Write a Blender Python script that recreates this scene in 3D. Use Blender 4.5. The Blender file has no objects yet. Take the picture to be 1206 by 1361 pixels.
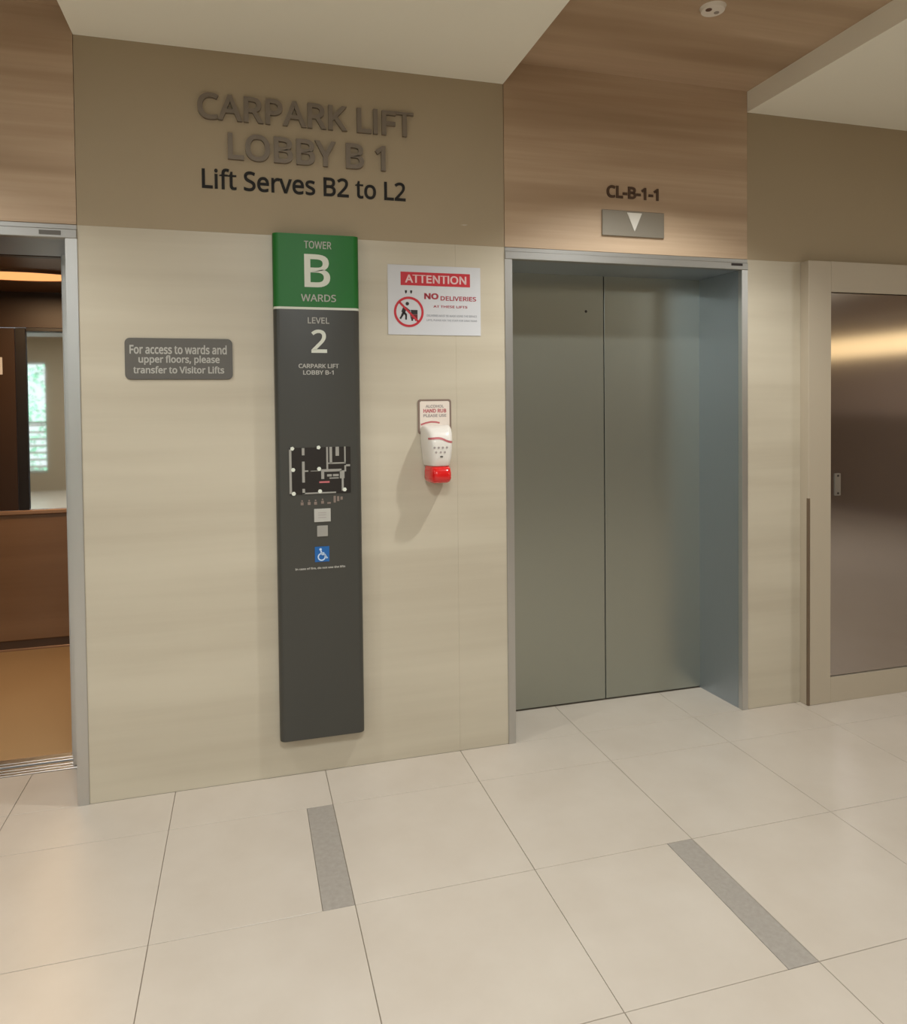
import bpy, bmesh, math, random
from mathutils import Vector, Matrix
random.seed(7)
S = bpy.context.scene
COL = S.collection

# ------------------------------------------------------------ camera
cam = bpy.data.cameras.new('camera')
cam.sensor_fit = 'HORIZONTAL'; cam.sensor_width = 36
cam.lens = 36 * 974.16 / 1206
cam.shift_x = (603 - 601.69) / 1206
cam.shift_y = (561.53 - 680.5) / 1206
cam.clip_start = 0.05
co = bpy.data.objects.new('camera', cam); COL.objects.link(co)
p, y, r = math.radians(-1.3645), math.radians(15.7981), math.radians(-0.5943)
F = Vector((math.sin(y)*math.cos(p), math.cos(y)*math.cos(p), math.sin(p)))
R0 = Vector((math.cos(y), -math.sin(y), 0)); U0 = R0.cross(F)
R = math.cos(r)*R0 + math.sin(r)*U0; U = -math.sin(r)*R0 + math.cos(r)*U0
M = Matrix((R, U, -F)).transposed().to_4x4()
M.translation = Vector((-0.0484, -3.1247, 1.5508))
co.matrix_world = M
S.camera = co

# ------------------------------------------------------------ view, world
S.view_settings.view_transform = 'Standard'; S.view_settings.look = 'None'
S.view_settings.gamma = 1; S.view_settings.use_curve_mapping = False
S.view_settings.exposure = -0.08
w = bpy.data.worlds.new('world'); S.world = w; w.use_nodes = True
bg = w.node_tree.nodes['Background']
bg.inputs[0].default_value = (0.86, 0.95, 1.0, 1); bg.inputs[1].default_value = 1.6

WARM = (0.96, 0.985, 0.96)
NEUT = (0.92, 0.98, 1.0)
def lamp(name, kind, loc, energy, color=NEUT, size=0.3, size_y=None, rot=(0,0,0), spot=None, blend=0.5):
    l = bpy.data.lights.new(name, kind); l.energy = energy; l.color = color
    if kind == 'AREA':
        l.size = size
        if size_y: l.shape = 'RECTANGLE'; l.size_y = size_y
    elif kind == 'SPOT':
        l.spot_size = math.radians(spot); l.spot_blend = blend; l.shadow_soft_size = size
    else: l.shadow_soft_size = size
    o = bpy.data.objects.new(name, l); COL.objects.link(o); o.location = loc; o.rotation_euler = rot
    return o
# energies of the downlights, added fill panels and car lamp (used by the lamp builders below)
E_TROUGH_R, E_TROUGH_L = 120, 70
E_FILL = 56
E_CAR = 17
# daylight entering by the glazing in the far wall
lamp('window_daylight', 'AREA', (-5.8, -8.6, 1.7), 520, (0.85, 0.95, 1.0), 4.0, 2.4, (math.radians(90), 0, math.radians(180)))

# ------------------------------------------------------------ materials
def mat(name, color, rough=0.6, metal=0.0, spec=0.5, emit=None, estr=0.0, coat=0.0, aniso=0.0):
    m = bpy.data.materials.new(name); m.use_nodes = True
    b = m.node_tree.nodes['Principled BSDF']
    b.inputs['Base Color'].default_value = (*color, 1)
    b.inputs['Roughness'].default_value = rough
    b.inputs['Metallic'].default_value = metal
    b.inputs['Specular IOR Level'].default_value = spec
    b.inputs['Coat Weight'].default_value = coat
    if aniso: b.inputs['Anisotropic'].default_value = aniso
    if emit: b.inputs['Emission Color'].default_value = (*emit, 1); b.inputs['Emission Strength'].default_value = estr
    return m
def s2l(r, g, b):
    f = lambda c: (c/255/12.92) if c/255 <= 0.04045 else ((c/255+0.055)/1.055)**2.4
    return (f(r), f(g), f(b))
def streaky(name, c1, c2, scale, rough=0.5, detail=6, bump=0.0, fac=(0.3, 0.7), spec=0.5, c3=None, scale3=None, shift=True):
    """two colours mixed by noise stretched by `scale` (object coordinates = world metres)"""
    m = mat(name, c1, rough, spec=spec); nt = m.node_tree; N = nt.nodes; L = nt.links
    b = N['Principled BSDF']
    geo = N.new('ShaderNodeNewGeometry')
    mp = N.new('ShaderNodeMapping'); mp.inputs['Scale'].default_value = scale
    L.new(geo.outputs['Position'], mp.inputs['Vector'])
    nz = N.new('ShaderNodeTexNoise'); nz.inputs['Scale'].default_value = 1; nz.inputs['Detail'].default_value = detail
    nz.inputs['Roughness'].default_value = 0.6
    L.new(mp.outputs[0], nz.inputs['Vector'])
    rp = N.new('ShaderNodeValToRGB')
    rp.color_ramp.elements[0].position = fac[0]; rp.color_ramp.elements[1].position = fac[1]
    rp.color_ramp.elements[0].color = (*c1, 1); rp.color_ramp.elements[1].color = (*c2, 1)
    L.new(nz.outputs['Fac'], rp.inputs[0])
    out = rp.outputs[0]
    if c3:
        mp3 = N.new('ShaderNodeMapping'); mp3.inputs['Scale'].default_value = scale3; mp3.inputs['Location'].default_value = (3.1, 1.7, 5.3)
        L.new(geo.outputs['Position'], mp3.inputs['Vector'])
        n3 = N.new('ShaderNodeTexNoise'); n3.inputs['Scale'].default_value = 1; n3.inputs['Detail'].default_value = 3
        L.new(mp3.outputs[0], n3.inputs['Vector'])
        r3 = N.new('ShaderNodeValToRGB'); r3.color_ramp.elements[0].position = 0.45; r3.color_ramp.elements[1].position = 0.68
        L.new(n3.outputs['Fac'], r3.inputs[0])
        mx = N.new('ShaderNodeMixRGB'); mx.inputs[2].default_value = (*c3, 1)
        L.new(r3.outputs[0], mx.inputs[0]); L.new(out, mx.inputs[1]); out = mx.outputs[0]
    L.new(out, b.inputs['Base Color'])
    if bump:
        bp = N.new('ShaderNodeBump'); bp.inputs['Strength'].default_value = bump; bp.inputs['Distance'].default_value = 0.002
        L.new(nz.outputs['Fac'], bp.inputs['Height']); L.new(bp.outputs[0], b.inputs['Normal'])
    return m

m_beige = streaky('beige_cladding', s2l(185,174,154), s2l(194,184,164), (0.35, 0.35, 9), 0.42, fac=(0.35,0.65), c3=s2l(199,189,169), scale3=(0.5,0.5,5.5))
m_brown = mat('brown_paint', s2l(166,150,125), 0.7, spec=0.3)
m_wood = streaky('oak_laminate', s2l(178,152,125), s2l(197,172,145), (0.7, 14, 26), 0.45, detail=8, fac=(0.3,0.72), bump=0.05, c3=s2l(165,139,112), scale3=(0.4,4,7))
m_darkwood = streaky('dark_wood_lining', s2l(132,114,100), s2l(142,124,110), (4, 4, 0.5), 0.5)
m_rose = mat('rose_beige_paint', s2l(190,170,156), 0.8, spec=0.2)
m_white = mat('white_ceiling_paint', s2l(242,238,224), 0.8, spec=0.2)
m_wall = mat('pale_wall_paint', s2l(158,142,120), 0.8, spec=0.2)
m_tile = streaky('porcelain_tile', s2l(193,181,167), s2l(201,190,177), (3,3,3), 0.32, detail=7, fac=(0.3,0.7), spec=0.4)
m_grout = mat('floor_grout', s2l(150,138,122), 0.9)
m_dark = mat('dark_gap', s2l(40,36,32), 0.9)
m_strip = streaky('grey_tactile_strip', s2l(152,144,135), s2l(164,156,147), (60,60,60), 0.5)
def steel(name, c, rough, sc, aniso=0.6, var=0.05):
    m = mat(name, c, rough, 1.0, aniso=aniso); nt = m.node_tree; N = nt.nodes; L = nt.links
    b = N['Principled BSDF']; geo = N.new('ShaderNodeNewGeometry'); mp = N.new('ShaderNodeMapping')
    mp.inputs['Scale'].default_value = sc; L.new(geo.outputs['Position'], mp.inputs['Vector'])
    nz = N.new('ShaderNodeTexNoise'); nz.inputs['Scale'].default_value = 1; nz.inputs['Detail'].default_value = 4
    L.new(mp.outputs[0], nz.inputs['Vector'])
    mr = N.new('ShaderNodeMapRange'); mr.inputs['To Min'].default_value = rough-var; mr.inputs['To Max'].default_value = rough+var
    L.new(nz.outputs['Fac'], mr.inputs[0]); L.new(mr.outputs[0], b.inputs['Roughness'])
    tg = N.new('ShaderNodeTangent'); tg.direction_type = 'RADIAL'; tg.axis = 'Z'; L.new(tg.outputs[0], b.inputs['Tangent'])
    return m
m_steel = steel('brushed_steel_door', (0.39, 0.405, 0.355), 0.29, (300, 300, 3), 0.0, 0.003)
m_steel.node_tree.nodes['Principled BSDF'].inputs['Metallic'].default_value = 0.85
m_steel_cab = steel('brushed_steel_cabinet', (0.43, 0.39, 0.37), 0.10, (300, 300, 3), 0.0, 0.01)
m_frame = steel('satin_steel_frame', (0.58, 0.58, 0.57), 0.40, (200, 200, 4), 0.3)
m_header = steel('satin_steel_header', (0.42, 0.415, 0.40), 0.42, (4, 200, 200), 0.0)
m_reveal = steel('blue_grey_reveal', (0.42, 0.47, 0.52), 0.45, (200, 200, 4), 0.2)
m_sill = mat('aluminium_sill', (0.62, 0.6, 0.58), 0.35, 1.0)
m_bronze = mat('bronze_letter', s2l(118,106,92), 0.5, 0.2)
m_black = mat('black_vinyl', s2l(14,9,6), 0.7)
m_brownletter = mat('dark_brown_letter', s2l(78,56,40), 0.5)
m_plate = mat('brushed_plate', s2l(150,143,131), 0.45, 0.7)
m_arrow = mat('pale_arrow_lens', s2l(215,210,200), 0.4)
m_green = mat('green_sign_paint', s2l(12,106,30), 0.5)
m_char = mat('charcoal_sign_paint', s2l(62,61,56), 0.38)
m_board = mat('grey_notice_plate', s2l(92,88,82), 0.5)
m_print = mat('white_print', s2l(216,218,205), 0.6)
m_greyprint = mat('grey_print', s2l(150,146,138), 0.6)
m_softprint = mat('soft_white_print', s2l(176,173,165), 0.6)
m_mapblack = mat('map_black', s2l(30,24,20), 0.4)
m_blue = mat('access_blue', s2l(20,92,160), 0.5)
m_lblue = mat('access_symbol_white', s2l(190,210,235), 0.5)
m_paper = mat('white_paper', s2l(203,203,206), 0.6)
m_red = mat('notice_red', s2l(190,36,48), 0.5)
m_redtext = mat('notice_red_text', s2l(160,50,62), 0.5)
m_dred = mat('notice_dark_red', s2l(110,20,22), 0.5)
m_greytext = mat('notice_grey_text', s2l(140,142,150), 0.6)
m_ink = mat('ink_black', s2l(40,32,30), 0.6)
m_cream = mat('cream_placard', s2l(225,212,200), 0.5)
m_border = mat('grey_brown_border', s2l(128,108,96), 0.5)
m_plastic = mat('white_plastic', s2l(226,220,212), 0.35, coat=0.2)
m_redbar = mat('red_translucent_plastic', s2l(214,24,26), 0.2, coat=0.5)
m_redbar.node_tree.nodes['Principled BSDF'].inputs['Subsurface Weight'].default_value = 0.2
m_redbar.node_tree.nodes['Principled BSDF'].inputs['Subsurface Radius'].default_value = (0.02, 0.002, 0.002)
m_wave = mat('dusty_red_print', s2l(186,100,104), 0.5)
m_pinkprint = mat('pink_white_print', s2l(222,186,186), 0.6)
m_icon = mat('pale_grey_print', s2l(160,150,146), 0.6)
m_cabframe = mat('beige_cabinet_laminate', s2l(180,167,147), 0.45)
m_guard = mat('dark_corner_guard', s2l(120,102,84), 0.5, 0.4)
m_pull = mat('satin_pull', (0.42, 0.40, 0.37), 0.35, 1.0)
m_carbrown = streaky('car_panel_brown', s2l(134,102,74), s2l(144,111,82), (1,1,14), 0.35)
m_cardark = mat('car_dark_panel', s2l(58,38,22), 0.4)
m_carblack = mat('car_black_stile', s2l(26,18,14), 0.4)
m_skirt = mat('car_skirting', s2l(92,70,54), 0.5)
m_carfloor = mat('car_floor_vinyl', s2l(176,144,104), 0.4)
m_carceil = mat('car_ceiling_bronze', s2l(104,68,36), 0.35)
m_cartrim = mat('car_trim', s2l(170,135,108), 0.35, 0.3)
m_mirror = mat('mirror_glass', (0.80, 0.82, 0.79), 0.03, 1.0)
m_carlight = mat('car_light_lens', (1, 0.75, 0.4), 0.5, emit=(1.0, 0.45, 0.15), estr=1.1)
m_panel = mat('fill_light_lens', (1, 1, 1), 0.5, emit=(1.0, 0.93, 0.82), estr=3.0)
m_bulb = mat('downlight_lens', (1, 1, 1), 0.5, emit=(1.0, 0.87, 0.7), estr=6.0)
m_lightbox = mat('added_wall_lens', (1, 1, 1), 0.5, emit=(1.0, 0.74, 0.36), estr=2.8)
m_glass = mat('window_glass', (1, 1, 1), 0.02); m_glass.node_tree.nodes['Principled BSDF'].inputs['Transmission Weight'].default_value = 1.0
m_leaf = streaky('shrub_leaf', s2l(84,150,112), s2l(150,200,170), (6,6,6), 0.6)
m_fixture = mat('white_fixture', s2l(225,216,204), 0.5)
m_fixgrey = mat('fixture_grey', s2l(150,140,130), 0.5)
m_fixhole = mat('fixture_hole', s2l(96,70,54), 0.6)
m_chrome = mat('brushed_louvre', (0.7,0.7,0.68), 0.4, 0.2)

# ------------------------------------------------------------ mesh helpers
def newbm(): return bmesh.new()
def box(bm, x0, x1, y0, y1, z0, z1, bev=0.0, seg=1):
    t = bmesh.new()
    vs = [t.verts.new((x, y, z)) for x in (x0, x1) for y in (y0, y1) for z in (z0, z1)]
    for f in ((0,1,3,2),(4,6,7,5),(0,4,5,1),(2,3,7,6),(0,2,6,4),(1,5,7,3)): t.faces.new([vs[i] for i in f])
    bmesh.ops.recalc_face_normals(t, faces=t.faces)
    if bev: bmesh.ops.bevel(t, geom=list(t.edges), offset=bev, segments=seg, affect='EDGES')
    merge(bm, t); return bm
def merge(bm, t):
    me = bpy.data.meshes.new('tmp'); t.to_mesh(me); t.free(); bm.from_mesh(me); bpy.data.meshes.remove(me)
def prism(bm, pts, a0, a1, axis='Y', bev=0.0, seg=2):
    """polygon pts in the plane across `axis`, extruded from a0 to a1. axis Y: pts=(x,z); Z: (x,y); X: (y,z)"""
    t = bmesh.new()
    def P(u, v, a): return {'Y': (u, a, v), 'Z': (u, v, a), 'X': (a, u, v)}[axis]
    A = [t.verts.new(P(u, v, a0)) for u, v in pts]; B = [t.verts.new(P(u, v, a1)) for u, v in pts]
    t.faces.new(A); t.faces.new(B[::-1]); n = len(pts)
    for i in range(n): t.faces.new((A[i], B[i], B[(i+1) % n], A[(i+1) % n]))
    bmesh.ops.recalc_face_normals(t, faces=t.faces)
    if bev: bmesh.ops.bevel(t, geom=list(t.edges), offset=bev, segments=seg, affect='EDGES')
    merge(bm, t); return bm
def rrect(x0, x1, z0, z1, r, n=6):
    pts = []
    for cx, cz, a in ((x1-r, z1-r, 0), (x0+r, z1-r, 90), (x0+r, z0+r, 180), (x1-r, z0+r, 270)):
        for k in range(n+1):
            t = math.radians(a + 90*k/n); pts.append((cx+r*math.cos(t), cz+r*math.sin(t)))
    return pts
def circ(cx, cz, rx, rz=None, n=32, a0=0, a1=360):
    rz = rz or rx; full = (a1-a0 == 360)
    return [(cx+rx*math.cos(math.radians(a0+(a1-a0)*k/(n if full else n-1))), cz+rz*math.sin(math.radians(a0+(a1-a0)*k/(n if full else n-1)))) for k in range(n)]
def ring(bm, cx, cz, r0, r1, y0, y1, n=40, a0=0, a1=360, rr=None):
    """annulus (or arc) facing Y between radii"""
    t = bmesh.new(); full = a1-a0 == 360; m = n if full else n+1
    V = []
    for k in range(m):
        a = math.radians(a0+(a1-a0)*k/n); c, s = math.cos(a), math.sin(a)
        V.append([t.verts.new((cx+q*c, yy, cz+q*s)) for q, yy in ((r0,y0),(r1,y0),(r1,y1),(r0,y1))])
    for k in range(n if full else n):
        A = V[k]; B = V[(k+1) % m]
        for i in range(4): t.faces.new((A[i], A[(i+1)%4], B[(i+1)%4], B[i]))
    if not full: t.faces.new(V[0]); t.faces.new(V[-1])
    bmesh.ops.recalc_face_normals(t, faces=t.faces); merge(bm, t); return bm
def bar(bm, p, q, wd, y0, y1):
    """flat bar between two (x,z) points"""
    d = Vector((q[0]-p[0], q[1]-p[1])); n = Vector((-d.y, d.x)).normalized()*wd/2
    return prism(bm, [(p[0]+n.x,p[1]+n.y),(q[0]+n.x,q[1]+n.y),(q[0]-n.x,q[1]-n.y),(p[0]-n.x,p[1]-n.y)], y0, y1)
def obj(name, bm, m, parent=None, smooth=False, label=None):
    me = bpy.data.meshes.new(name); bm.to_mesh(me); bm.free()
    for k in (m if isinstance(m, (list, tuple)) else [m]): me.materials.append(k)
    if smooth:
        for f in me.polygons: f.use_smooth = True
        me.set_sharp_from_angle(angle=math.radians(40))
    o = bpy.data.objects.new(name, me); COL.objects.link(o)
    if parent: o.parent = parent; o.matrix_parent_inverse = parent.matrix_world.inverted() if False else Matrix.Translation(-parent.location)
    if label: o['label'] = label
    return o
def tag(o, label=None, cat=None, group=None, kind=None):
    if label: o['label'] = label
    if cat: o['category'] = cat
    if group: o['group'] = group
    if kind: o['kind'] = kind
    return o
def thing(name, label, cat, loc=(0,0,0), group=None, kind=None):
    o = bpy.data.objects.new(name, None); o.empty_display_size = 0.1; COL.objects.link(o); o.location = loc
    return tag(o, label, cat, group, kind)
def B(*a, **k): return box(newbm(), *a, **k)

# ------------------------------------------------------------ text helper
FONT = None
try:
    import os
    FONT = bpy.data.fonts.load(os.path.join(bpy.utils.system_resource('DATAFILES', path='fonts'), 'NotoSansMath-Regular.woff2'))
except Exception: FONT = None
def text_mesh(s, offset=0.0):
    c = bpy.data.curves.new('text', 'FONT'); c.body = s; c.size = 1.0; c.offset = offset; c.resolution_u = 3
    if FONT: c.font = FONT
    c.space_character = 1.0
    o = bpy.data.objects.new('text', c); COL.objects.link(o)
    bpy.context.view_layer.update()
    dg = bpy.context.evaluated_depsgraph_get()
    me = bpy.data.meshes.new_from_object(o.evaluated_get(dg))
    bpy.data.objects.remove(o); bpy.data.curves.remove(c)
    return me
def letters(s, x0, x1, z0, z1, y, depth, m, parent, offset=0.02, split=False, name='letter'):
    """text fitted to the rectangle x0..x1, z0..z1, standing on the plane y and proud of it by depth towards -Y"""
    cap = None
    if FONT and s == s.upper() and 'I' in s:    # plain capital I without serifs
        hm = text_mesh('H'); cap = max(v.co.y for v in hm.vertices); bpy.data.meshes.remove(hm); s = s.replace('I', 'l')
    me = text_mesh(s, 0.0); bm = bmesh.new(); bm.from_mesh(me); bpy.data.meshes.remove(me)
    bmesh.ops.remove_doubles(bm, verts=bm.verts, dist=1e-5)
    if cap:
        for v in bm.verts: v.co.y = min(v.co.y, cap+0.012)
    if offset:                                  # embolden: push the outline outwards
        mv = {}
        for v in bm.verts:
            n = Vector((0, 0))
            for e in v.link_edges:
                if len(e.link_faces) == 1:
                    a, b = e.verts; c = e.link_faces[0].calc_center_median(); d = (b.co-a.co).to_2d()
                    if d.length < 1e-7: continue
                    m_ = Vector((d.y, -d.x)).normalized()
                    if m_.dot((c-(a.co+b.co)/2).to_2d()) > 0: m_ = -m_
                    n += m_
            if n.length > 1e-4: mv[v] = n.normalized()*offset*min(1.5, 2/n.length)
        for v, q in mv.items(): v.co.x += q.x; v.co.y += q.y
    xs = [v.co.x for v in bm.verts]; ys = [v.co.y for v in bm.verts]
    ax, bx, ay, by = min(xs), max(xs), min(ys), max(ys)
    for v in bm.verts:
        X = x0+(v.co.x-ax)/(bx-ax)*(x1-x0); Z = z0+(v.co.y-ay)/(by-ay)*(z1-z0)
        v.co = (X, y-depth, Z)
    bmesh.ops.remove_doubles(bm, verts=bm.verts, dist=1e-6)
    bmesh.ops.recalc_face_normals(bm, faces=bm.faces)
    if sum(f.normal.y for f in bm.faces) > 0: bmesh.ops.reverse_faces(bm, faces=bm.faces)
    if depth > 0.0025:
        r = bmesh.ops.extrude_face_region(bm, geom=list(bm.faces))
        for v in [g for g in r['geom'] if isinstance(g, bmesh.types.BMVert)]: v.co.y = y
        bmesh.ops.recalc_face_normals(bm, faces=bm.faces)
    if not split: return [obj(name, bm, m, parent)]
    # islands -> glyphs
    seen = set(); isl = []
    for v in bm.verts:
        if v in seen: continue
        st = [v]; comp = []; seen.add(v)
        while st:
            u = st.pop(); comp.append(u)
            for e in u.link_edges:
                q = e.other_vert(u)
                if q not in seen: seen.add(q); st.append(q)
        isl.append([min(c.co.x for c in comp), max(c.co.x for c in comp), comp])
    isl.sort(key=lambda t: t[0]); gl = []
    for a, b, comp in isl:
        if gl and min(b, gl[-1][1])-max(a, gl[-1][0]) > 0.5*min(b-a, gl[-1][1]-gl[-1][0]):
            gl[-1][1] = max(gl[-1][1], b); gl[-1][2] += comp
        else: gl.append([a, b, comp])
    out = []
    for a, b, comp in gl:
        ids = {v: i for i, v in enumerate(comp)}; nb = bmesh.new()
        nv = [nb.verts.new(v.co) for v in comp]
        fs = {f for v in comp for f in v.link_faces}
        for f in fs: nb.faces.new([nv[ids[v]] for v in f.verts])
        out.append(obj(name, nb, m, parent))
    bm.free(); return out

# ============================================================ key measures
XL0, XLf = -0.66, -0.702            # right jamb of the left lift
XLa, XLaf = -1.98, -1.938           # its left jamb (out of frame)
XR0, XR1, XR2, XR3 = 1.0865, 1.1217, 2.3687, 2.334
ZB, ZC, ZT, ZF = 2.2588, 2.9845, 3.0852, 2.206
YD = 0.3215
T = 0.6; XA = -0.3437; RA = -0.2788
X_MIN, X_MAX, Y_MIN = -8.0, 8.0, -8.0

# ============================================================ floor
fl = obj('floor', box(box(box(B(X_MIN, X_MAX, Y_MIN, 0.0, -0.10, -0.004), X_MIN, XLa, 0, 0.3, -0.1, -0.004), XL0, XR0, 0, 0.3, -0.1, -0.004), XR2, X_MAX, 0, 0.3, -0.1, -0.004), m_grout); tag(fl, kind='structure')
obj('alcove_base', B(XR0, XR2, 0.0, YD+0.05, -0.10, -0.004), m_grout, fl)
obj('alcove_base', B(XLa, XL0, 0.0, 0.335, -0.10, -0.004), m_grout, fl)
g = 0.00125
def tile(x0, x1, y0, y1, m=m_tile, name='tile', gap=g):
    return obj(name, B(x0+gap, x1-gap, y0+gap, y1-gap, -0.012, 0.0, bev=0.0007), m, fl)
proto = None
ks = range(math.ceil((X_MIN-XA)/T)-1, math.floor((X_MAX-XA)/T)+1)
rows = [(RA, 0.0)] + [(RA-(j+1)*T, RA-j*T) for j in range(13)]
for j, (y0, y1) in enumerate(rows):
    y0 = max(y0, Y_MIN)
    if y1-y0 < 0.05: continue
    for k in ks:
        x0, x1 = XA+k*T, XA+(k+1)*T
        cx0, cx1 = max(x0, X_MIN), min(x1, X_MAX)
        if cx1-cx0 < 0.05: continue
        if j == 1 and k == 0 or j == 2 and k == 2:
            tile(x0, x1-0.1, y0, y1, gap=0.0008) ; tile(x1-0.1, x1, y0, y1, m_strip, 'grey_strip', gap=0.0008)
        elif cx0 == x0 and cx1 == x1 and 1 <= j and y0 == RA-j*T:
            if proto is None: proto = tile(0, T, 0, T); proto.location = (0,0,0); proto.parent = fl; proto.matrix_parent_inverse = Matrix(); proto.location = (x0, y0, 0)
            else:
                c = proto.copy(); COL.objects.link(c); c.location = (x0, y0, 0)
        else: tile(cx0, cx1, y0, y1)
for (a, b, yy) in ((XR0+0.002, XR2-0.002, YD), (XLa+0.002, XL0-0.002, 0.333)):
    xs = [a] + [XA+k*T for k in ks if a+0.03 < XA+k*T < b-0.03] + [b]
    for x0, x1 in zip(xs, xs[1:]): tile(x0, x1, 0.0, yy-0.001)

# ============================================================ lift wall (wall_back)
wl = obj('wall_back', box(box(box(box(newbm(), X_MIN, XLa, 0.012, 0.3, 0, 3.3), XL0, XR0, 0.012, 0.3, 0, 3.3), XR2, X_MAX, 0.012, 0.3, 0, 3.3),
         XLa, XL0, 0.012, 0.3, ZB, 3.3), m_dark)
tag(wl, kind='structure')
bm = newbm(); box(bm, XR0, XR2, 0.012, 0.3, ZB, 3.3); obj('header_backing', bm, m_dark, wl)
def clad(name, x0, x1, z0, z1, m, gap=0.0008, y0=0.0, y1=0.012, bev=0.0006):
    return obj(name, B(x0+gap, x1-gap, y0, y1, z0+gap, z1-gap, bev=bev), m, wl)
for a, b in ((X_MIN, -5.2), (-5.2, -3.6), (-3.6, XLa), (XL0, 0.856), (0.856, XR0), (XR2, 3.9), (3.9, 5.5), (5.5, X_MAX)):
    clad('beige_panel', a, b, 0.0, ZB, m_beige, gap=0.0002, bev=0.0)
for a, b in ((X_MIN, XLa), (XL0, XR0), (XR2, X_MAX)): clad('brown_fascia', a, b, ZB, ZC, m_brown, gap=0.0)
clad('wood_header', XR0, XR2, ZB, ZT+0.003, m_wood, gap=0.0015, y0=-0.002, bev=0)
clad('wood_header', XLa, XL0, ZB, ZT+0.003, m_wood, gap=0.0015, y0=-0.002, bev=0)

obj('paint_chip', prism(newbm(), [(0.880,2.346),(0.896,2.350),(0.916,2.349),(0.902,2.343)], -0.0006, 0.001), m_cabframe, wl)
# ============================================================ ceiling with the two wood troughs
YT = -4.6
bm = newbm()
box(bm, X_MIN, XLa, Y_MIN, 0.3, ZC, ZC+0.3); box(bm, XL0, XR0, Y_MIN, 0.3, ZC, ZC+0.3); box(bm, XR2, X_MAX, Y_MIN, 0.3, ZC, ZC+0.3)
box(bm, XLa, XL0, Y_MIN, YT, ZC, ZC+0.3); box(bm, XR0, XR2, Y_MIN, YT, ZC, ZC+0.3)
ce = obj('ceiling', bm, m_white); tag(ce, kind='structure')
for a, b in ((XLa, XL0), (XR0, XR2)):
    obj('wood_trough', B(a, b, YT, -0.002, ZT, ZT+0.1), m_wood, ce)

# ============================================================ other walls
WX0, WX1, WZ0, WZ1 = -7.3, -3.66, 0.35, 2.44
bm = newbm()
box(bm, X_MIN, WX0, Y_MIN-0.2, Y_MIN, 0, 3.3); box(bm, WX1, X_MAX, Y_MIN-0.2, Y_MIN, 0, 3.3)
box(bm, WX0, WX1, Y_MIN-0.2, Y_MIN, 0, WZ0); box(bm, WX0, WX1, Y_MIN-0.2, Y_MIN, WZ1, 3.3)
tag(obj('wall_front', bm, m_wall), kind='structure')
tag(obj('wall_left', B(X_MIN-0.2, X_MIN, Y_MIN-0.2, 0.3, 0, 3.3), m_wall), kind='structure')
wr = obj('wall_right', B(X_MAX, X_MAX+0.2, Y_MIN-0.2, 0.3, 0, 3.3), m_rose); tag(wr, kind='structure')
obj('wainscot', B(X_MAX-0.03, X_MAX, Y_MIN, 0.0, 0.08, 1.36), m_darkwood, wr)
tag(obj('trim_1', B(X_MAX-0.04, X_MAX, Y_MIN, 0.0, 2.62, 2.66), m_fixture), kind='structure')
wn = thing('window_1', None, None, ((WX0+WX1)/2, Y_MIN-0.1, WZ0), kind='structure')
for k in range(5):
    x = WX0+(WX1-WX0)*k/4; obj('mullion', B(x-0.025 if k else x, x+0.025 if k < 4 else x, Y_MIN-0.14, Y_MIN-0.06, WZ0, WZ1), m_frame, wn)
for z in (WZ0+0.02, 1.3, WZ1-0.02): obj('transom', B(WX0, WX1, Y_MIN-0.14, Y_MIN-0.06, z-0.02, z+0.02), m_frame, wn)
for k in range(4):
    a = WX0+(WX1-WX0)*k/4; obj('pane', B(a+0.025, a+(WX1-WX0)/4-0.025, Y_MIN-0.105, Y_MIN-0.095, WZ0+0.04, WZ1-0.04), m_glass, wn)
for k in range(7): obj('louvre', B(WX0+0.03, WX1-0.03, Y_MIN-0.055, Y_MIN-0.03, WZ0+0.1+k*0.13, WZ0+0.14+k*0.13), m_chrome, wn)
# planting outside the window
bm = newbm()
for k in range(2600):
    c = Vector((random.uniform(-8.5, -2.5), random.uniform(-11.5, -10.4), random.uniform(0.0, 2.9)))
    d = Vector((random.gauss(0,1), random.gauss(0,1), random.gauss(0,1))).normalized()*random.uniform(0.05, 0.11)
    e = d.cross(Vector((random.gauss(0,1), random.gauss(0,1), random.gauss(0,1)))).normalized()*d.length*0.4
    vs = [bm.verts.new(c+q) for q in (-d, e, d, -e)]; bm.faces.new(vs)
tag(obj('hedge', bm, m_leaf), 'pale green foliage outside, reflected in the lift car mirror', 'hedge', kind='stuff')
tag(obj('ground', B(-14, 2, -16, Y_MIN-0.2, -0.2, -0.1), mat('outside_paving', s2l(170,168,160), 0.8)), kind='structure')

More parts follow.
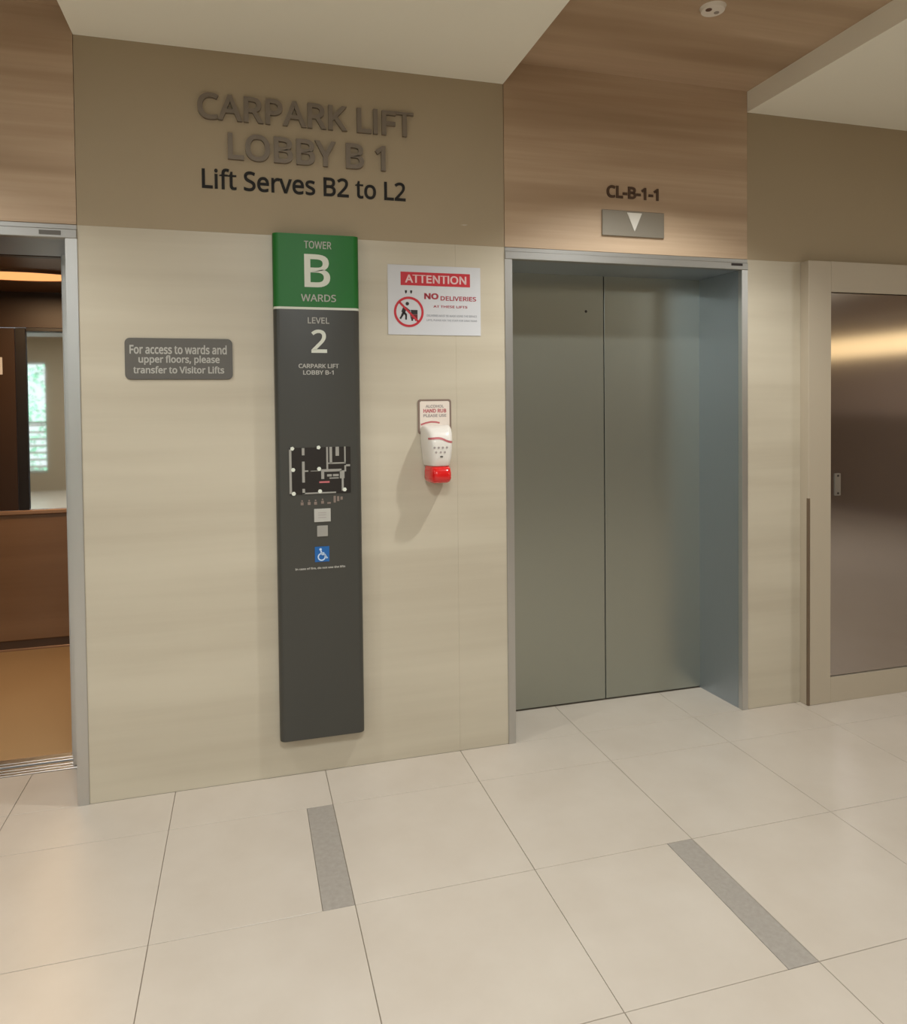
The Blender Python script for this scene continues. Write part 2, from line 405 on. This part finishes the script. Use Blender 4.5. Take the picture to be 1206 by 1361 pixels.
# ============================================================ lift entrances
def entrance(name, xa, xaf, xb, xbf, splay):
    """xa<xaf = outer/inner edge of left jamb, xbf<xb = inner/outer edge of right jamb"""
    d = thing(name, None, None, ((xa+xb)/2, 0.0, 0.0), kind='structure')
    t0, t1 = 0.0005, -0.006
    obj('frame_jamb', prism(newbm(), [(xa, t1), (xaf, t1), (xaf, 0.03), (xaf-splay*0, YD+0.02), (xa, YD+0.02)], 0, ZF, 'Z', bev=0.0015, seg=2), m_frame, d)
    obj('frame_jamb', prism(newbm(), [(xb, t1), (xbf, t1), (xbf, 0.025), (xb, 0.025)], 0, ZF, 'Z', bev=0.0015, seg=2), m_frame, d)
    obj('reveal', prism(newbm(), [(xbf, 0.025), (xb, 0.025), (xb, YD+0.02), (xbf-splay, YD+0.02)], 0, ZF, 'Z'), m_reveal, d, label='blue grey steel side reveal')
    bm = newbm(); box(bm, xa, xb, t1-0.003, 0.03, ZF, ZF+0.034, bev=0.002); box(bm, xa, xb, t1+0.002, 0.03, ZF+0.034, ZB, bev=0.0015)
    obj('frame_header', bm, m_header, d)
    obj('header_soffit', B(xa, xb, 0.03, YD+0.06, ZF+0.001, ZB+0.2), m_reveal, d)
    return d
dr = entrance('door_2', XR0, XR1, XR2, XR3, 0.022)
XM = 1.7466
obj('door_leaf', B(XR1-0.02, XM-0.0025, YD, YD+0.04, 0.006, ZF+0.05, bev=0.0015), m_steel, dr)
lf = obj('door_leaf', B(XM+0.0025, XR3+0.05, YD, YD+0.04, 0.006, ZF+0.05, bev=0.0015), m_steel, dr)
obj('door_gap', B(XR1-0.02, XR3+0.05, YD+0.042, YD+0.05, 0, ZF+0.05), m_dark, dr)
kh = newbm(); prism(kh, circ(1.645, 2.024, 0.007, n=16), YD-0.001, YD+0.002); obj('keyhole', kh, m_ink, dr)
obj('header_label', B(2.27, 2.335, -0.010, -0.008, ZF+0.018, ZF+0.030), m_ink, dr)
dl = entrance('door_1', XLa, XLaf, XL0, XLf, 0.0)
obj('door_leaf', B(-0.788, -0.66, 0.335, 0.372, 0.012, ZF+0.04, bev=0.0015), m_frame, dl)
obj('door_leaf', B(XLa, -1.86, 0.335, 0.372, 0.012, ZF+0.04, bev=0.0015), m_frame, dl)
obj('name_plate', B(-0.79, -0.715, -0.011, -0.008, ZF+0.010, ZF+0.026), m_board, dl)
bm = newbm()
for a, b in ((0.334, 0.352), (0.357, 0.378), (0.383, 0.405)): box(bm, XLa, XL0, a, b, -0.02, 0.004, bev=0.001)
box(bm, XLa, XL0, 0.334, 0.405, -0.03, -0.012)
obj('landing_sill', bm, m_sill, dl)

# ------------------------------------------------------------ lift car
CX0, CX1, CY0, CY1, CZ = -2.0, -0.60, 0.44, 2.15, 2.30
car = thing('lift_car', 'open lift car with brown panels, mirror and warm ceiling light', 'lift car', ((CX0+CX1)/2, CY0, 0))
obj('car_floor', B(CX0, CX1, CY0+0.05, CY1, -0.03, 0.003), m_carfloor, car)
bm = newbm()
for a, b in ((CY0-0.02, CY0), (CY0+0.006, CY0+0.05)): box(bm, CX0+0.1, -0.80, a, b, -0.03, 0.006, bev=0.001)
obj('car_sill', bm, m_sill, car)
obj('skirting', B(CX0, CX1, CY1-0.015, CY1+0.02, 0.003, 0.070), m_skirt, car)
obj('skirting_trim', B(CX0, CX1, CY1-0.022, CY1+0.02, 0.003, 0.016, bev=0.002), m_cartrim, car)
obj('lower_panel', B(CX0, CX1, CY1-0.03, CY1+0.02, 0.072, 0.878, bev=0.003), m_carbrown, car)
obj('dado_trim', B(CX0, CX1, CY1-0.045, CY1+0.02, 0.880, 0.906, bev=0.004), m_cartrim, car)
obj('upper_panel', B(CX0, -1.452, CY1-0.02, CY1+0.02, 0.908, 2.07, bev=0.002), m_cardark, car, label='dark brown upper wall panel')
obj('black_stile', B(-1.448, -1.388, CY1-0.03, CY1+0.02, 0.908, 2.07, bev=0.002), m_carblack, car)
obj('mirror', B(-1.386, CX1-0.02, CY1-0.012, CY1+0.02, 0.908, 2.05), m_mirror, car, label='tall mirror on the rear wall')
obj('mirror_head', B(-1.386, CX1-0.02, CY1-0.03, CY1+0.02, 2.05, 2.072, bev=0.002), m_carblack, car)
obj('head_panel', B(CX0, CX1, CY1-0.02, CY1+0.02, 2.074, CZ), m_cardark, car)
obj('side_wall', B(CX0-0.03, CX0, CY0, CY1+0.02, 0, CZ), m_cardark, car)
obj('side_wall', B(CX1, CX1+0.03, CY0, CY1+0.02, 0, CZ), m_cardark, car)
obj('front_return', B(-0.815, CX1, CY0+0.01, CY0+0.05, 0.006, CZ), m_frame, car)
obj('front_return', B(CX0, -1.86, CY0+0.01, CY0+0.05, 0.006, CZ), m_frame, car)
obj('car_header', B(-1.86, -0.815, CY0+0.01, CY0+0.05, 2.215, CZ), m_cardark, car)
obj('car_ceiling', B(CX0, CX1, CY0, CY1+0.02, CZ, CZ+0.03), m_carceil, car)
nt = obj('notice', B(-1.62, -1.524, CY1-0.023, CY1-0.020, 1.774, 1.883), m_paper, car)
lm = newbm(); prism(lm, circ(-1.24, 1.44, 0.33, 0.155, n=48), CZ-0.012, CZ-0.001, 'Z'); obj('car_light', lm, m_carlight, car, label='glowing orange oval ceiling light')
rg = newbm(); 
for (q0, q1) in ((1.0, 1.08),):
    t = bmesh.new(); n = 48; V = []
    for k in range(n):
        a = 2*math.pi*k/n; V.append([t.verts.new((-1.24+0.33*q*math.cos(a), 1.44+0.155*q*math.sin(a), z)) for q, z in ((q0, CZ-0.016), (q1, CZ-0.016), (q1, CZ-0.001), (q0, CZ-0.001))])
    for k in range(n):
        A = V[k]; Bv = V[(k+1) % n]
        for i in range(4): t.faces.new((A[i], A[(i+1)%4], Bv[(i+1)%4], Bv[i]))
    merge(rg, t)
obj('light_rim', rg, m_carceil, car)
cl = lamp('car_lamp', 'AREA', (-1.24, 1.44, CZ-0.03), E_CAR, (1.0, 0.66, 0.36), 0.5, 0.28)

# ============================================================ the big lettering on the fascia
s1 = thing('raised_lettering', 'large raised bronze letters reading CARPARK LIFT LOBBY B 1', 'lettering', (0.23, 0, 2.55))
letters('CARPARK LIFT', -0.212, 0.672, 2.706, 2.812, 0.0, 0.014, m_bronze, s1, 0.016, True)
letters('LOBBY B 1', -0.098, 0.547, 2.552, 2.660, 0.0, 0.014, m_bronze, s1, 0.016, True)
s2 = thing('vinyl_lettering', 'smaller black letters reading Lift Serves B2 to L2', 'lettering', (0.217, 0, 2.43))
letters('Lift Serves B2 to L2', -0.20, 0.635, 2.432, 2.516, 0.0, 0.003, m_black, s2, 0.012, True)
s3 = thing('lift_number', 'small dark letters CL-B-1-1 on the wood header', 'lettering', (1.73, -0.002, 2.51))
letters('CL-B-1-1', 1.595, 1.869, 2.514, 2.572, -0.002, 0.004, m_brownletter, s3, 0.028, True)

# ============================================================ lift indicator
ip = thing('lift_indicator', 'grey metal indicator plate with a pale down arrow over the right lift', 'indicator', (1.73, -0.002, 2.336))
obj('plate', B(1.568, 1.895, -0.012, -0.0025, 2.336, 2.456, bev=0.002), m_plate, ip)
obj('down_arrow', prism(newbm(), [(1.696, 2.447), (1.774, 2.447), (1.735, 2.360)], -0.0145, -0.012), m_arrow, ip)

# ============================================================ directory sign (charcoal totem with green head)
dx0, dx1, dz0, dz1, zg = 0.070, 0.421, 0.166, 2.259, 1.955
ds = thing('directory_sign', 'tall charcoal wall sign with green TOWER B WARDS head', 'sign', ((dx0+dx1)/2, 0, dz0))
def curved(z0, z1, m, name):
    e = 0.024; pts = [(dx0, -0.001), (dx0, -0.026)]
    pts += [(dx0+e-e*math.cos(math.radians(a)), -0.026-0.027*math.sin(math.radians(a))) for a in (15,30,45,60,75,90)]
    pts += [(dx0+dx1-x, yy) for x, yy in reversed(pts)]
    return obj(name, prism(newbm(), pts, z0, z1, 'Z'), m, ds, smooth=True)
curved(dz0, zg-0.005, m_char, 'body_panel'); curved(zg+0.005, dz1, m_green, 'green_head'); curved(zg-0.0048, zg+0.0048, m_print, 'divider')
YS = -0.053
def st(s, x0, x1, z0, z1, m=m_print, off=0.01): letters(s, x0, x1, z0, z1, YS, 0.0008, m, ds, off, name='print')
st('TOWER', 0.195, 0.307, 2.200, 2.231, m_softprint)
st('B', 0.195, 0.300, 2.042, 2.177, m_print, 0.012)
st('WARDS', 0.180, 0.323, 1.983, 2.013, m_softprint)
st('LEVEL', 0.206, 0.294, 1.893, 1.918, m_softprint)
st('2', 0.219, 0.283, 1.772, 1.868, m_print, 0.012)
st('CARPARK LIFT', 0.166, 0.331, 1.709, 1.727, m_softprint, 0.02)
st('LOBBY B-1', 0.184, 0.309, 1.682, 1.700, m_softprint, 0.02)
# floor plan: black field with walls, columns and legend
mp = obj('floor_plan', B(0.122, 0.374, YS-0.002, YS, 1.188, 1.382), m_mapblack, ds)
def mx(u): return 0.122+(u-60)/(1110-60)*0.252
def mz(v): return 1.382-(v-80)/(900-80)*0.194
pl = newbm(); ya, yb_ = YS-0.003, YS-0.0019
for u0, v0, u1, v1 in ((275,90,320,215),(275,325,320,690),(275,800,320,900),(320,480,380,505),(420,490,600,500),(275,870,850,895),
        (690,80,720,470),(745,80,790,370),(850,80,910,240),(1000,80,1025,370),(720,355,1025,380),(600,470,950,515),(600,515,650,640),
        (920,500,1000,640),(700,560,780,600),(800,560,900,600),(740,620,900,640),(1000,410,1030,520),(60,110,100,880),(950,640,985,860),(1030,395,1100,430)):
    box(pl, mx(u0), mx(u1), ya, yb_, mz(v1), mz(v0))
obj('plan_walls', pl, m_greyprint, mp)
for u, v in ((125,465),(565,460),(130,880),(575,855),(1000,840),(115,95),(560,85)): pl = newbm(); prism(pl, circ(mx(u), mz(v), 0.0088, n=6 if v > 100 else 5), YS-0.0036, YS-0.002); obj('plan_column', pl, m_print, mp)
obj('here_marker', B(mx(565), mx(740), ya, yb_, mz(710), mz(680)), m_wave, mp)
lg = newbm()
def lx(u): return 0.122+(385+u*85/1006-384.5)/81.5*0.252
def lz(v): return 1.38-(655+v*115/1361-596)/62*0.194
for u, v in ((185,150),(295,150),(395,150),(505,140)):
    prism(lg, circ(lx(u), lz(v-22), 0.0035, n=8), YS-0.001, YS); box(lg, lx(u-22), lx(u+22), YS-0.001, YS, lz(v+45), lz(v))
box(lg, lx(580), lx(635), YS-0.001, YS, lz(190), lz(165))
for k in range(3): box(lg, lx(680+k*55), lx(715+k*55), YS-0.001, YS, lz(175-k*20), lz(70+k*8))
obj('plan_legend', lg, m_wave if False else mat('legend_print', s2l(128,112,102), 0.6), ds)
br = obj('braille_plate', B(lx(370), lx(630), YS-0.003, YS, lz(470), lz(262), bev=0.0008), m_softprint, ds)
bb = newbm()
for v in (320, 355, 395): box(bb, lx(430), lx(560), YS-0.0035, YS-0.0028, lz(v+10), lz(v))
obj('plate_print', bb, m_icon, br)
obj('small_plate', B(lx(412), lx(582), YS-0.003, YS, lz(700), lz(530), bev=0.0008), m_greyprint, ds)
ab = obj('access_symbol', B(lx(372), lx(600), YS-0.002, YS, lz(1100), lz(860)), m_blue, ds, label='blue wheelchair symbol')
wc = newbm(); y0_, y1_ = YS-0.003, YS-0.0019
q = lambda u, v: (lx(u), lz(v))
prism(wc, circ(*q(462, 903), 0.0052, n=14), y0_, y1_)
bar(wc, q(468, 925), q(480, 985), 0.0062, y0_, y1_); bar(wc, q(474, 958), q(520, 962), 0.005, y0_, y1_)
bar(wc, q(480, 985), q(530, 985), 0.006, y0_, y1_); bar(wc, q(526, 982), q(556, 1042), 0.006, y0_, y1_); bar(wc, q(550, 1045), q(574, 1036), 0.005, y0_, y1_)
ring(wc, *q(478, 1022), 0.0115, 0.0165, y0_, y1_, n=28, a0=100, a1=400)
obj('wheelchair', wc, m_lblue, ab)
letters('In case of fire, do not use the lifts', 0.140, 0.346, 0.874, 0.884, YS, 0.0006, m_softprint, ds, 0.03, name='print')

# ============================================================ grey notice board
nb = thing('notice_plate', 'grey rounded plate about access to wards and upper floors', 'sign', (-0.2965, 0, 1.664))
obj('plate', prism(newbm(), rrect(-0.499, -0.094, 1.664, 1.828, 0.020), -0.007, -0.0006, bev=0.0015), m_board, nb)
for s, a, b, z0, z1 in (('For access to wards and', -0.481, -0.116, 1.765, 1.802), ('upper floors, please', -0.449, -0.144, 1.722, 1.760), ('transfer to Visitor Lifts', -0.469, -0.127, 1.688, 1.717)):
    letters(s, a, b, z0, z1, -0.007, 0.0006, m_softprint, nb, 0.02, name='print')

# ============================================================ ATTENTION poster
po = thing('warning_poster', 'white ATTENTION poster with a red no deliveries symbol', 'poster', (0.761, 0, 1.858))
obj('sheet', B(0.5515, 0.9705, -0.0028, -0.0008, 1.858, 2.1595), m_paper, po)
obj('red_banner', B(0.608, 0.922, -0.0036, -0.0028, 2.072, 2.130), m_red, po)
letters('ATTENTION', 0.627, 0.905, 2.083, 2.119, -0.0036, 0.0005, m_pinkprint, po, 0.02, name='print')
yp = -0.0028
letters('NO', 0.712, 0.777, 2.014, 2.041, yp, 0.0005, m_redtext, po, 0.04, name='print')
letters('DELIVERIES', 0.786, 0.950, 2.010, 2.030, yp, 0.0005, m_redtext, po, 0.02, name='print')
letters('AT THESE LIFTS', 0.753, 0.909, 1.978, 1.989, yp, 0.0005, m_redtext, po, 0.02, name='print')
letters('DELIVERIES MUST BE MADE USING THE SERVICE', 0.723, 0.953, 1.9385, 1.948, yp, 0.0005, m_greytext, po, 0.01, name='print')
letters('LIFTS, PLEASE ASK THE STAFF FOR DIRECTIONS', 0.722, 0.953, 1.918, 1.9275, yp, 0.0005, m_greytext, po, 0.01, name='print')
pc = (0.643, 1.957)
pic = newbm(); ring(pic, *pc, 0.056, 0.066, yp-0.0012, yp-0.0002, n=44)
c45 = 0.058*math.cos(math.radians(45)); bar(pic, (pc[0]-c45, pc[1]+c45), (pc[0]+c45, pc[1]-c45), 0.009, yp-0.0012, yp-0.0002)
obj('prohibition_ring', pic, m_red, po)
pm = newbm(); ux = lambda u: pc[0]+(u-530)/410*0.066; vz = lambda v: pc[1]-(v-870)/410*0.066
Q2 = lambda u, v: (ux(u), vz(v))
prism(pm, circ(*Q2(490, 650), 0.0078, n=14), yp-0.0007, yp)
bar(pm, Q2(430, 740), Q2(370, 890), 0.017, yp-0.0007, yp)
bar(pm, Q2(385, 880), Q2(340, 980), 0.010, yp-0.0007, yp); bar(pm, Q2(345, 970), Q2(290, 1060), 0.008, yp-0.0007, yp)
bar(pm, Q2(390, 880), Q2(460, 960), 0.010, yp-0.0007, yp); bar(pm, Q2(455, 950), Q2(450, 1080), 0.008, yp-0.0007, yp)
bar(pm, Q2(430, 750), Q2(560, 850), 0.007, yp-0.0007, yp); bar(pm, Q2(550, 840), Q2(600, 1060), 0.004, yp-0.0007, yp)
prism(pm, [Q2(580,815), Q2(770,815), Q2(770,930), Q2(590,930)], yp-0.0007, yp)
for u in (620, 720): prism(pm, circ(*Q2(u, 1085), 0.0045, n=10), yp-0.0007, yp)
obj('pictogram_figure', pm, m_ink, po)
obj('pictogram_box', prism(newbm(), [Q2(600,935), Q2(770,935), Q2(770,1060), Q2(610,1060)], yp-0.0007, yp), m_dred, po)
tk = newbm()
for u in (455, 600): prism(tk, [Q2(u-30,290), Q2(u+30,290), Q2(u+25,350), Q2(u,385), Q2(u-25,350)], yp-0.0006, yp)
obj('small_marks', tk, m_ink, po)

# ============================================================ hand rub placard and dispenser
pk = thing('hand_rub_placard', 'small cream placard with grey border above the dispenser', 'sign', (0.753, 0, 1.42))
obj('border', prism(newbm(), rrect(0.678, 0.829, 1.425, 1.577, 0.012), -0.004, -0.0006), m_border, pk)
obj('face', prism(newbm(), rrect(0.6865, 0.8205, 1.432, 1.5685, 0.008), -0.0055, -0.004), m_cream, pk)
for s, a, b, z0, z1, mm in (('ALCOHOL', 0.712, 0.795, 1.540, 1.553, m_icon), ('HAND RUB', 0.702, 0.806, 1.518, 1.535, m_wave), ('PLEASE USE', 0.702, 0.806, 1.499, 1.512, m_icon)):
    letters(s, a, b, z0, z1, -0.0055, 0.0006, mm, pk, 0.03, name='print')
sw = newbm(); pts = [(0.690, 1.466), (0.71, 1.473), (0.735, 1.478), (0.758, 1.477), (0.775, 1.473)]
for a, b in zip(pts, pts[1:]): bar(sw, a, b, 0.007, -0.0062, -0.0055)
obj('swoosh', sw, m_wave, pk)

di = thing('soap_dispenser', 'white wall dispenser with a red push bar and wavy red line', 'dispenser', (0.753, 0, 1.21))
NS = 40
def section(z, xc, hw, d, hwf=None, back=-0.0065):
    """D-shaped ring: flat back at y=back, rounded front at y=-d"""
    hwf = hwf or hw; out = []
    for k in range(NS):
        t = math.pi*k/(NS-1)                         # from +x back over the front to -x back
        c, s = math.cos(t), math.sin(t); e = 0.36
        X = (abs(c)**e)*(1 if c > 0 else -1); Yv = s**0.42
        h = hw+(hwf-hw)*Yv
        out.append((xc+h*X, back-(d+back)*Yv, z))
    return out
def loft(secs):
    bm = newbm(); V = [[bm.verts.new(p) for p in s] for s in secs]
    for A, Bv in zip(V, V[1:]):
        n = len(A)
        for i in range(n): bm.faces.new((A[i], A[(i+1)%n], Bv[(i+1)%n], Bv[i]))
    bm.faces.new(V[0][::-1]); bm.faces.new(V[-1]); bmesh.ops.recalc_face_normals(bm, faces=bm.faces); return bm
xc = 0.7555
body = [(1.290,.052,.098,.040),(1.296,.056,.102,.044),(1.33,.061,.108,.050),(1.37,.065,.112,.053),(1.405,.067,.110,.054),(1.430,.0675,.100,.055),(1.446,.067,.084,.055),(1.456,.065,.062,.054),(1.461,.061,.042,.052),(1.463,.055,.025,.048)]
obj('body', loft([section(z, xc, h, d, f) for z, h, d, f in body]), m_plastic, di, smooth=True)
red = [(1.214,.030,.070,.026),(1.217,.042,.096,.036),(1.224,.050,.114,.042),(1.238,.054,.122,.045),(1.262,.054,.122,.045),(1.280,.052,.112,.043),(1.2885,.047,.096,.040)]
obj('push_bar', loft([section(z, xc, h, d, f, back=-0.02) for z, h, d, f in red]), m_redbar, di, smooth=True, label='bright red push bar')
def fy(z, x):          # front surface y of the body at height z, abscissa x
    for (z0,h0,d0,f0),(z1,h1,d1,f1) in zip(body, body[1:]):
        if z0 <= z <= z1:
            t = (z-z0)/(z1-z0); d = d0+(d1-d0)*t; h = h0+(h1-h0)*t; f = f0+(f1-f0)*t
            best = min(section(z, xc, h, d, f), key=lambda p: abs(p[0]-x)+ (0 if p[1] < -0.02 else 1)); return best[1]
    return -0.1
wv = newbm(); prev = None
wp = []
for k in range(26):
    x = xc-0.0535+0.107*k/25; u = k/25
    z = 1.4075+0.004*math.sin(u*3.0) - (0.017*(1/(1+math.exp(-(u-0.62)*12))))
    wp.append((x, z))
for (xa, za), (xb, zb) in zip(wp, wp[1:]):
    vs = []
    for x, z in ((xa, za-0.0045), (xb, zb-0.0045), (xb, zb+0.0045), (xa, za+0.0045)):
        vs.append(wv.verts.new((x, fy(z, x)-0.0012, z)))
    wv.faces.new(vs)
bmesh.ops.recalc_face_normals(wv, faces=wv.faces)
obj('red_wave', wv, m_wave, di)
ic = newbm()
for x, z in ((.724,1.370),(.742,1.370),(.760,1.370),(.778,1.370),(.731,1.350),(.751,1.350),(.769,1.350)):
    yf = fy(z, x); prism(ic, circ(x, z, 0.0048, n=10), yf-0.0012, yf+0.001)
obj('printed_icons', ic, m_icon, di)
ic = newbm(); yf = fy(1.33, .755); prism(ic, circ(.755, 1.331, .007, .004, n=12), yf-0.0014, yf+0.001); obj('drop_mark', ic, m_board, di)

# ============================================================ steel cabinet at the right
cx0, cx1, cyf = 2.6855, 4.02, -0.0577
cb = thing('riser_cabinet', 'beige wall cabinet with a brushed steel door at right', 'cabinet', ((cx0+cx1)/2, 0, 0))
bm = newbm()
box(bm, cx0, 2.825, cyf, -0.0005, 0.001, ZB, bev=0.0015); box(bm, 3.88, cx1, cyf, -0.0005, 0.001, ZB, bev=0.0015)
box(bm, 2.825, 3.88, cyf, -0.0005, 2.1055, ZB, bev=0.0); box(bm, 2.825, 3.88, cyf, -0.0005, 0.001, 0.130, bev=0.0)
box(bm, 2.825, 3.88, cyf+0.03, -0.0005, 0.130, 2.1055)
obj('cabinet_frame', bm, m_cabframe, cb)
cd = obj('cabinet_door', B(2.829, 3.876, cyf+0.008, cyf+0.028, 0.135, 2.101, bev=0.001), m_steel_cab, cb)
pu = obj('flush_pull', prism(newbm(), rrect(2.853, 2.890, 1.066, 1.180, 0.004), cyf+0.003, cyf+0.008, bev=0.0008), m_pull, cd)
for z in (1.078, 1.168):
    sc_ = newbm(); prism(sc_, circ(2.8715, z, 0.0055, n=12), cyf+0.001, cyf+0.0036); obj('screw', sc_, m_ink, cd)
bm = newbm(); box(bm, cx0-0.0015, cx0+0.010, cyf-0.0015, cyf, 0.002, 1.060); box(bm, cx0-0.0015, cx0, cyf, cyf+0.010, 0.002, 1.060)
obj('corner_guard', bm, m_guard, cb)

# ============================================================ ceiling fittings
dt = thing('ceiling_detector', 'round white fitting with two small holes on the wood ceiling', 'detector', (1.728, -0.627, ZT))
def disc(cx, cy, r0, z0, z1, r1=None, n=36):
    t = bmesh.new(); r1 = r1 or r0
    A = [t.verts.new((cx+r0*math.cos(2*math.pi*k/n), cy+r0*math.sin(2*math.pi*k/n), z0)) for k in range(n)]
    Bv = [t.verts.new((cx+r1*math.cos(2*math.pi*k/n), cy+r1*math.sin(2*math.pi*k/n), z1)) for k in range(n)]
    t.faces.new(A); t.faces.new(Bv)
    for k in range(n): t.faces.new((A[k], A[(k+1)%n], Bv[(k+1)%n], Bv[k]))
    bmesh.ops.recalc_face_normals(t, faces=t.faces); return t
obj('housing', disc(1.728, -0.627, 0.044, ZT-0.014, ZT, 0.050), m_fixture, dt, smooth=True)
obj('sensor_hole', disc(1.706, -0.632, 0.012, ZT-0.0155, ZT-0.0138), m_fixhole, dt)
obj('sensor_hole', disc(1.748, -0.622, 0.010, ZT-0.0155, ZT-0.0138), m_fixgrey, dt)

def downlight(x, y, z, e, label):
    d = thing('downlight', label, 'light', (x, y, z), 'downlights in the wood ceiling troughs')
    obj('trim_ring', disc(x, y, 0.075, z-0.006, z, 0.080), m_fixture, d, smooth=True)
    obj('lens', disc(x, y, 0.050, z-0.008, z-0.0058), m_bulb, d)
    lamp('downlight_lamp', 'SPOT', (x, y, z-0.03), e, WARM, 0.035, spot=118, blend=0.5)
downlight(1.728, -0.90, ZT, E_TROUGH_R, 'downlight in the wood ceiling trough before the right lift')
downlight(-1.32, -0.95, ZT, E_TROUGH_L, 'downlight in the wood ceiling trough before the left lift')
def fill_panel(x, y, label):  # unseen ceiling panels, added to give the lobby soft ambient fill
    d = thing('added_ceiling_light', label, 'light', (x, y, ZC), 'square fill lights added to the lobby ceiling')
    obj('frame', B(x-0.31, x+0.31, y-0.31, y+0.31, ZC-0.008, ZC), m_fixture, d)
    obj('diffuser', B(x-0.29, x+0.29, y-0.29, y+0.29, ZC-0.010, ZC-0.0082), m_panel, d)
    lamp('fill_lamp', 'AREA', (x, y, ZC-0.02), E_FILL, NEUT, 0.58)
for x, y, l in ((0.2, -2.9, 'added square fill light above the camera'), (0.2, -5.6, 'added square fill light at the far side of the lobby'),
                (5.6, -3.4, 'added square fill light to the far right'),
                (-3.4, -3.0, 'added square fill light left of the left lift'), (-3.4, -5.8, 'added square fill light to the far left')):
    fill_panel(x, y, l)
# added, unseen: warm light placed for the yellow band mirrored in the steel cabinet
ll = thing('added_wall_light', 'added long warm wall light, unseen, mirrored in the steel cabinet door', 'light', (X_MAX, -4.5, 2.3))
obj('housing', B(X_MAX-0.08, X_MAX, -7.6, -2.2, 2.13, 2.42, bev=0.004), m_fixture, ll)
obj('lens', B(X_MAX-0.088, X_MAX-0.0805, -7.55, -2.25, 2.15, 2.40), m_lightbox, ll)
